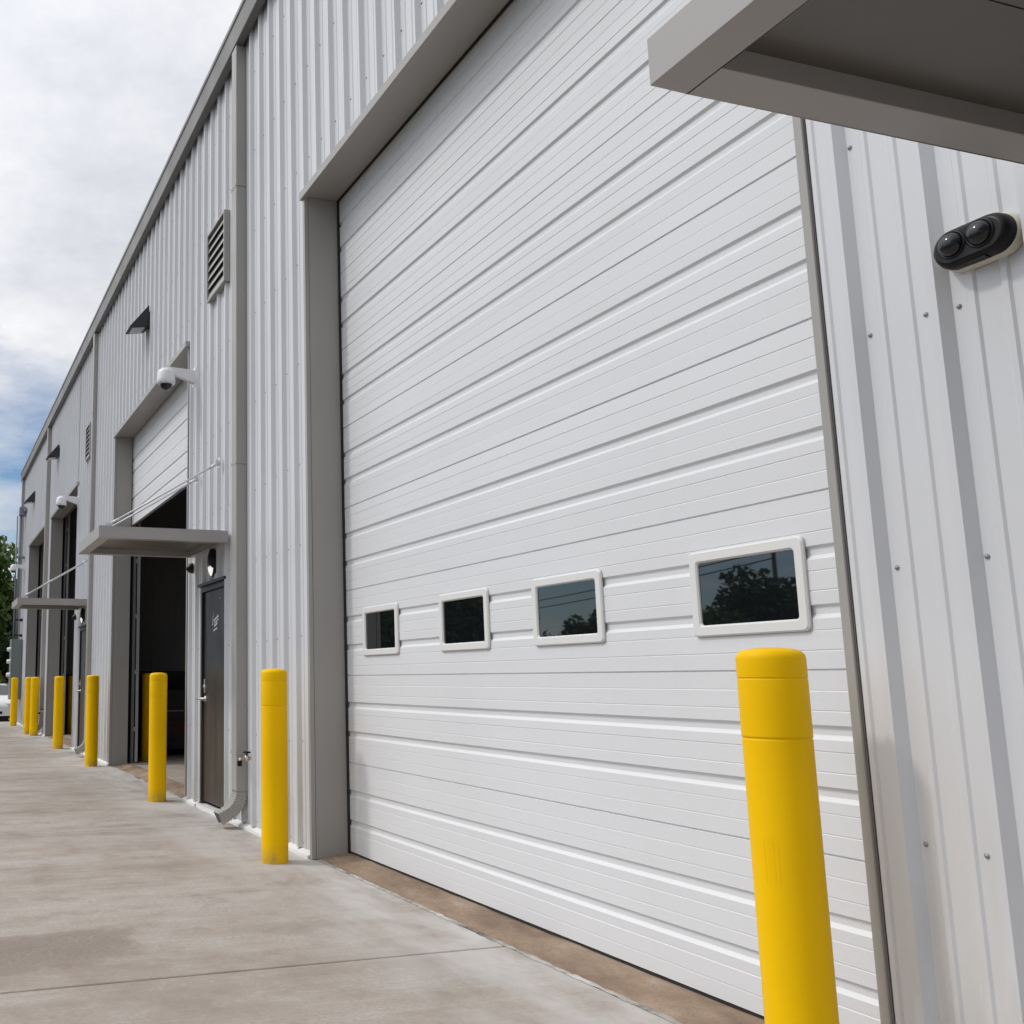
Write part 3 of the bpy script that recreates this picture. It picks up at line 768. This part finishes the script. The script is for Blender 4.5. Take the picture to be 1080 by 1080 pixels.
# ------------------------------------------------------------------ white car beyond the building end
def make_car(loc, label):
    r = thing('parked_car', label, 'car', loc)
    x0, y0, z0 = loc                                   # front faces -X, width along Y
    st = [  # x, half width, z low, z belt, z roof, half width roof
        (0.00, 0.72, 0.30, 0.55, 0.56, 0.60), (0.08, 0.82, 0.24, 0.66, 0.68, 0.70), (0.45, 0.86, 0.20, 0.78, 0.82, 0.76), (1.15, 0.88, 0.20, 0.90, 0.93, 0.80),
        (1.95, 0.88, 0.20, 0.93, 1.38, 0.68), (2.6, 0.88, 0.20, 0.94, 1.44, 0.69), (3.3, 0.88, 0.20, 0.95, 1.40, 0.66), (4.0, 0.87, 0.24, 0.95, 1.02, 0.66), (4.45, 0.80, 0.32, 0.88, 0.93, 0.66), (4.5, 0.7, 0.4, 0.8, 0.82, 0.6)]
    rows_ = []
    for (x, hw, zl, zb, zr, hr) in st:
        half = [(hw * 0.92, zl), (hw, zl + 0.10), (hw, (zl + zb) / 2), (hw * 0.985, zb - 0.03), (hw * 0.93, zb), (hr, zr - 0.02), (hr * 0.8, zr), (0.0, zr + 0.015)]
        pts = [(y, z) for y, z in half] + [(-y, z) for y, z in half[::-1][1:]]
        rows_.append([(x0 + x, y0 + y, z0 + (z if z < 0.8 else 0.8 + (z - 0.8) * 0.78)) for y, z in pts])
    n = len(rows_[0]); mb = MB()
    vs = [p for R_ in rows_ for p in R_]
    fs = []; ms = []
    for i in range(len(st) - 1):
        for k in range(n - 1):
            fs.append((i * n + k, i * n + k + 1, (i + 1) * n + k + 1, (i + 1) * n + k))
    mb.add(vs, fs, 0, True)
    mb.add(rows_[0], [tuple(range(n))[::-1]], 0); mb.add(rows_[-1], [tuple(range(n))], 0)
    mb.build('body', CARW, r)
    g = MB()                                            # windscreen and side glass, laid just proud of the shell
    def up(p, d=0.006): return (p[0] - d, p[1], p[2] + d)
    A = rows_[3]; B = rows_[4]
    def lerp(a, b, t): return tuple(a[i] + (b[i] - a[i]) * t for i in range(3))
    q0 = [lerp(A[k], B[k], 0.10) for k in range(5, 10)]; q1 = [lerp(A[k], B[k], 0.93) for k in range(5, 10)]
    g.add([up(p, 0.012) for p in q0 + q1], [(i, i + 1, 6 + i, 5 + i) for i in range(4)], 0, True)
    g.build('windscreen', CARG, r)
    for sgn, ks in ((1, (4, 5)), (-1, (n - 5, n - 6))):
        g = MB()
        for i in (4, 5):
            a_, b_ = rows_[i], rows_[i + 1]
            q = [lerp(a_[ks[0]], a_[ks[1]], 0.08), lerp(b_[ks[0]], b_[ks[1]], 0.08), lerp(b_[ks[0]], b_[ks[1]], 0.9), lerp(a_[ks[0]], a_[ks[1]], 0.9)]
            g.add([(p[0], p[1] + sgn * 0.008, p[2] + 0.004) for p in q], [(0, 1, 2, 3)])
        g.build('side_window', CARG, r)
    for sy in (-1, 1):
        h = MB(); yy = y0 + sy * 0.60
        h.hexa([(x0 + 0.005, yy - 0.15, z0 + 0.55), (x0 + 0.005, yy + 0.15, z0 + 0.56), (x0 + 0.30, yy + 0.17, z0 + 0.60), (x0 + 0.25, yy - 0.15, z0 + 0.60)],
               [(x0 + 0.05, yy - 0.15, z0 + 0.67), (x0 + 0.08, yy + 0.16, z0 + 0.68), (x0 + 0.35, yy + 0.17, z0 + 0.75), (x0 + 0.3, yy - 0.15, z0 + 0.73)])
        h.build('headlight', LENS, r, bevel=0.01)
        mr = MB(); mr.box(x0 + 1.55, x0 + 1.68, y0 + sy * 0.98 - 0.09, y0 + sy * 0.98 + 0.09, z0 + 0.88, z0 + 1.0); mr.build('wing_mirror', CARW, r, bevel=0.03)
        for wx in (0.85, 3.55):
            w = MB(); w.lathe([(0.18, -0.11), (0.30, -0.11), (0.325, -0.08), (0.325, 0.08), (0.30, 0.11), (0.18, 0.11)], (x0 + wx, y0 + sy * 0.80, z0 + 0.325), (0, 1, 0), 28)
            wo = w.build('wheel', TYRE, r)
            w = MB(); w.lathe([(0.0, 0.06), (0.06, 0.06), (0.08, 0.03), (0.17, 0.05), (0.20, 0.09), (0.20, -0.09), (0, -0.09)], (x0 + wx, y0 + sy * 0.80, z0 + 0.325), (0, sy, 0), 28)
            w.build('rim', CHROME, wo)
    g = MB(); g.box(x0 - 0.006, x0 + 0.02, y0 - 0.40, y0 + 0.40, z0 + 0.36, z0 + 0.44); g.box(x0 - 0.006, x0 + 0.02, y0 - 0.30, y0 + 0.30, z0 + 0.50, z0 + 0.55); g.build('grille', BLACK, r)
    g = MB(); g.box(x0 + 0.05, x0 + 4.3, y0 - 0.7, y0 + 0.7, z0 + 0.14, z0 + 0.26); g.build('underbody', BLACK, r)
    return r
make_car((32.9, 0.74, -0.13), 'white car parked beyond the far end of the warehouse')

# pale low wall and fence behind the car
mb = MB(); mb.box(44.0, 44.25, -9, 9, -0.14, 1.15)
tag(mb.build('low_wall', BLOCK, origin=(44.1, 0, -0.14)), 'low pale wall behind the white car', 'wall')
r = thing('mesh_fence', 'thin dark wire fence in front of the distant trees', 'fence', (46, 0, -0.14))
for y in np.arange(-9, 9.1, 3):
    mb = MB(); mb.tube([(46, y, -0.14), (46, y, 2.6)], 0.03, 8); mb.build('post', INDARK, r)
for z in (1.2, 2.55):
    mb = MB(); mb.tube([(46.04, -9, z), (46.04, 9, z)], 0.018, 6); mb.build('rail', INDARK, r)

# ------------------------------------------------------------------ trees
def make_tree(name, label, base, h, cr, zlow, nleaf, leaf, m, seed, group, cat='tree', clumps=14, trunk=0.14, squash=1.0):
    rng = np.random.default_rng(seed); bx, by, bz = base
    r = thing(name, label, cat, base, group)
    cz = (h + zlow) / 2; rz = (h - zlow) / 2
    cl = []
    while len(cl) < clumps:
        p = rng.uniform(-1, 1, 3)
        d = np.linalg.norm(p)
        if d > 1 or d < 0.25: continue
        taper = 1.0 - 0.35 * max(0, p[2])
        cl.append((p[0] * cr * 0.78 * taper, p[1] * cr * 0.78 * taper, cz + p[2] * rz * 0.80, rng.uniform(0.24, 0.42)))
    mb = MB()
    if trunk:
        top = (bx + rng.uniform(-.2, .2), by + rng.uniform(-.2, .2), bz + cz)
        mb.tube([base, (bx + 0.05, by - 0.04, bz + zlow * 0.6), top, (top[0] + 0.15, top[1], bz + h * 0.86)], [trunk, trunk * 0.8, trunk * 0.5, trunk * 0.14], 9)
        for c in cl[:10]:
            st = Vector((bx, by, bz + zlow * 0.8 + rng.uniform(0, 0.5) * rz)); en = Vector((bx + c[0], by + c[1], bz + c[2]))
            md = (st + en) / 2 + Vector((0, 0, -0.15 * rz * rng.uniform(0, 1)))
            mb.tube([st, md, en], [trunk * 0.42, trunk * 0.28, trunk * 0.08], 6)
        mb.build('trunk', BARK, r)
    per = nleaf // clumps; V = []; F = []
    for c in cl:
        R_ = c[3] * (cr + rz) * 0.62
        n = per
        d = rng.normal(size=(n, 3)); d /= np.linalg.norm(d, axis=1)[:, None]
        rad = R_ * (0.35 + 0.65 * rng.random(n) ** 0.6)
        P = d * rad[:, None] * np.array([1, 1, 0.8]) + np.array([c[0], c[1], c[2]])
        u = rng.normal(size=(n, 3)); u /= np.linalg.norm(u, axis=1)[:, None]
        w = np.cross(u, rng.normal(size=(n, 3))); w /= np.linalg.norm(w, axis=1)[:, None]
        s = leaf * rng.uniform(0.6, 1.3, n)[:, None]
        q = np.stack([P - u * s, P + w * s * 0.55, P + u * s, P - w * s * 0.55], 1)
        V.append(q.reshape(-1, 3))
    V = np.concatenate(V); nq = len(V) // 4
    keep = V.reshape(nq, 4, 3)[:, :, 2].min(1) > 0.05
    V = V.reshape(nq, 4, 3)[keep].reshape(-1, 3); nq = len(V) // 4
    me = bpy.data.meshes.new('crown'); me.from_pydata(V.tolist(), [], [(4 * i, 4 * i + 1, 4 * i + 2, 4 * i + 3) for i in range(nq)])
    me.materials.append(m); me.update()
    o = bpy.data.objects.new('crown', me); C.objects.link(o); o.parent = r
    return r
GT = 'trees beyond the far end of the warehouse'
make_tree('leafy_tree', 'bright green leafy tree against the sky at the left edge', (46.9, 0.9, -0.14), 8.6, 2.6, 1.9, 13000, 0.17, LEAF, 3, GT, clumps=22)
make_tree('leafy_tree', 'taller tree whose branch tips poke in high at the left edge', (48.5, 4.5, -0.14), 12.0, 4.6, 3.5, 14000, 0.19, LEAF, 5, GT, clumps=26, trunk=0.22)
make_tree('dark_tree', 'dark shaded tree low behind the leafy one at the left edge', (53, -1.4, -0.14), 5.8, 3.4, 0.5, 9000, 0.22, LEAFD, 8, GT, clumps=18)
make_tree('dark_tree', 'dark tree standing farther back behind the white car', (56, 2.8, -0.14), 6.6, 3.6, 0.4, 9000, 0.24, LEAFD, 9, GT, clumps=18)
make_tree('hedge_bush', 'yellow-green bush above the white car', (42.2, 0.55, -0.14), 1.9, 1.2, 0.1, 3500, 0.10, LEAFY, 11, 'bushes beyond the warehouse', 'bush', clumps=10, trunk=0.04)

# trees, pole and wires across the lot, seen mirrored in the door windows
CPX, CPY = 0.0, -3.22
GA = 'trees across the lot mirrored in the door windows'
def across(az, dist): a = math.radians(az); return (CPX + dist * math.cos(a), CPY + dist * math.sin(a), -0.14)
spec = [(44.2, 42, 5.5, 1.75, 9000, LEAFD, 'rounded dark tree mirrored in the middle of the nearest door window'),
        (45.7, 46, 5.4, 1.5, 7000, LEAFD, 'dark tree mirrored right of centre in the nearest door window'),
        (42.4, 40, 4.3, 1.2, 5000, LEAF, 'lower bushy tree mirrored at the left of the nearest door window'),
        (47.2, 46, 4.6, 1.3, 1800, LEAFD, 'low dark tree mirrored at the right edge of the nearest door window'),
        (36.9, 48, 5.0, 1.5, 5000, LEAFD, 'low dark tree mirrored at the lower right of the second nearest window'),
        (35.4, 70, 5.6, 1.4, 4000, LEAF, 'far hazy tree mirrored low in the second nearest window'),
        (33.6, 60, 4.7, 1.2, 1500, LEAF, 'short far tree mirrored at the left of the second nearest window'),
        (30.2, 34, 6.0, 1.5, 3600, LEAF, 'tall leafy tree mirrored in the second farthest door window'),
        (28.2, 33, 5.6, 1.3, 3000, LEAFD, 'dark leafy tree mirrored at the left of the second farthest door window'),
        (25.2, 32, 5.4, 1.4, 3000, LEAFD, 'dark tree mirrored in the farthest, smallest door window')]
for i, (az, d, h, cr, nl, m, lab) in enumerate(spec):
    make_tree('roadside_tree', lab, across(az, d), h, cr, 0.4, nl, 0.15, m, 40 + i, GA, clumps=34, trunk=0.09)
p1 = across(45.2, 60); p2 = across(26, 120)
for q, (p, lab) in enumerate(((p1, 'wooden utility pole mirrored at the right of the nearest door window'), (p2, 'distant wooden utility pole carrying the far end of the wires'))):
    r = thing('utility_pole', lab, 'utility pole', p, 'utility poles across the lot')
    mb = MB(); mb.tube([p, (p[0], p[1], 9.6)], [0.15, 0.10], 10); mb.build('pole', WOOD, r)
    mb = MB(); mb.box(p[0] - 0.9, p[0] + 0.9, p[1] - 0.06, p[1] + 0.06, 8.9, 9.02); mb.build('crossarm', WOOD, r)
for q, (z, lab) in enumerate(((8.0, 'upper power line strung across the lot'), (7.55, 'lower, sagging power line strung across the lot'))):
    mb = MB(); pts = []
    for i in range(25):
        t = i / 24; pts.append((p1[0] + (p2[0] - p1[0]) * t, p1[1] + (p2[1] - p1[1]) * t, z + 0.2 * t - (1.2 + 0.3 * q) * 4 * t * (1 - t) * 0.5))
    mb.tube(pts, 0.035, 6); tag(mb.build('power_line', INDARK, origin=pts[0]), lab, 'cable', 'power lines across the lot')

# ------------------------------------------------------------------ sky and sun
SUN = Vector((0.45, 1.0, 1.25)).normalized()
elev = math.asin(SUN.z); rot = math.atan2(SUN.x, SUN.y)
w = bpy.data.worlds.new('World'); scene.world = w; w.use_nodes = True
nt = w.node_tree; bg = nt.nodes['Background']
class W_:  # lets the helpers above work on the world tree
    node_tree = nt
W = W_()
sky = nt.nodes.new('ShaderNodeTexSky'); sky.sky_type = 'NISHITA'; sky.sun_disc = False
sky.sun_elevation = elev; sky.sun_rotation = rot; sky.air_density = 1.0; sky.dust_density = 0.6
tc = nt.nodes.new('ShaderNodeTexCoord'); g = tc.outputs['Generated']
s3 = sep(W, g)
zc = math_(W, 'ADD', math_(W, 'MAXIMUM', s3[2], 0.0), 0.16)
cv = N(W, 'ShaderNodeCombineXYZ')
L(W, math_(W, 'DIVIDE', s3[0], zc), cv.inputs[0]); L(W, math_(W, 'DIVIDE', s3[1], zc), cv.inputs[1]); cv.inputs[2].default_value = 0.0
pv = cv.outputs[0]
c1 = noise(W, mapping(W, pv, (0.55, 0.55, 1), (1.3, 4.2, 0)), 1.0, 9, 0.58)
c2 = noise(W, mapping(W, pv, (1.7, 1.7, 1), (7.7, 2.2, 3)), 1.0, 8, 0.6)
c3 = noise(W, mapping(W, pv, (1.5, 1.5, 1), (2.7, 9.1, 5)), 1.0, 8, 0.6)
dens = math_(W, 'ADD', math_(W, 'ADD', math_(W, 'MULTIPLY', c1, 0.65), math_(W, 'MULTIPLY', c2, 0.35)), rampf(W, s3[2], 0.16, 0.42, -0.048, 0.14))
cover = rampf(W, dens, 0.40, 0.54, 0.0, 1.0)
shade = ramp(W, c3, [(0.36, (6.9, 7.15, 7.85)), (0.47, (8.5, 8.65, 9.15)), (0.58, (10.1, 10.15, 10.4))])
vd = N(W, 'ShaderNodeVectorMath', operation='DOT_PRODUCT'); L(W, g, vd.inputs[0]); vd.inputs[1].default_value = tuple(SUN)
glow = ramp(W, rampf(W, vd.outputs['Value'], -1.0, 1.0, 0, 1), [(0.10, (0.10,)*3), (0.50, (0.17,)*3), (0.70, (0.31,)*3), (0.86, (0.40,)*3), (0.95, (0.58,)*3), (1.0, (0.78,)*3)])                  # cloud is brighter towards the sun
shade = mix(W, 1.0, shade, glow, 'MULTIPLY'); shade = mix(W, 1.0, shade, (2.85, 2.85, 2.85), 'MULTIPLY')
skyc = mix(W, 1.0, sky.outputs[0], (0.72, 0.86, 1.0), 'MULTIPLY')
L(W, mix(W, cover, skyc, shade), bg.inputs['Color'])
bg.inputs['Strength'].default_value = 0.10

sd = bpy.data.lights.new('sun', 'SUN'); sd.energy = 1.15; sd.angle = math.radians(5); sd.color = (1.0, 0.955, 0.88)
so = bpy.data.objects.new('sun', sd); C.objects.link(so); so.rotation_euler = (-SUN).to_track_quat('-Z', 'Y').to_euler(); so.location = (0, 20, 20)

# ------------------------------------------------------------------ camera
fpx, PX, yaw, pit, roll = 1066.5145, 264.991, 0.3095785, 0.1644304, 0.0025988
F = Vector((math.cos(yaw) * math.cos(pit), -math.sin(yaw) * math.cos(pit), math.sin(pit)))
Rt = Vector((-math.sin(yaw), -math.cos(yaw), 0)); Dn = F.cross(Rt)
r2 = math.cos(roll) * Rt + math.sin(roll) * Dn; d2 = -math.sin(roll) * Rt + math.cos(roll) * Dn
cd = bpy.data.cameras.new('camera'); cam = bpy.data.objects.new('camera', cd); C.objects.link(cam)
M = Matrix(((r2.x, -d2.x, -F.x, 0), (r2.y, -d2.y, -F.y, 2.7123), (r2.z, -d2.z, -F.z, 1.26), (0, 0, 0, 1)))
cam.matrix_world = M
cd.sensor_fit = 'HORIZONTAL'; cd.sensor_width = 36; cd.lens = 36 * fpx / 1080; cd.shift_x = (540 - PX) / 1080; cd.shift_y = 0
cd.clip_start = 0.05; cd.clip_end = 2000
scene.camera = cam
scene.view_settings.view_transform = 'Standard'; scene.view_settings.look = 'None'
scene.view_settings.exposure = 0; scene.view_settings.gamma = 1
for o in bpy.data.objects:
    if '_o' in o: del o['_o']
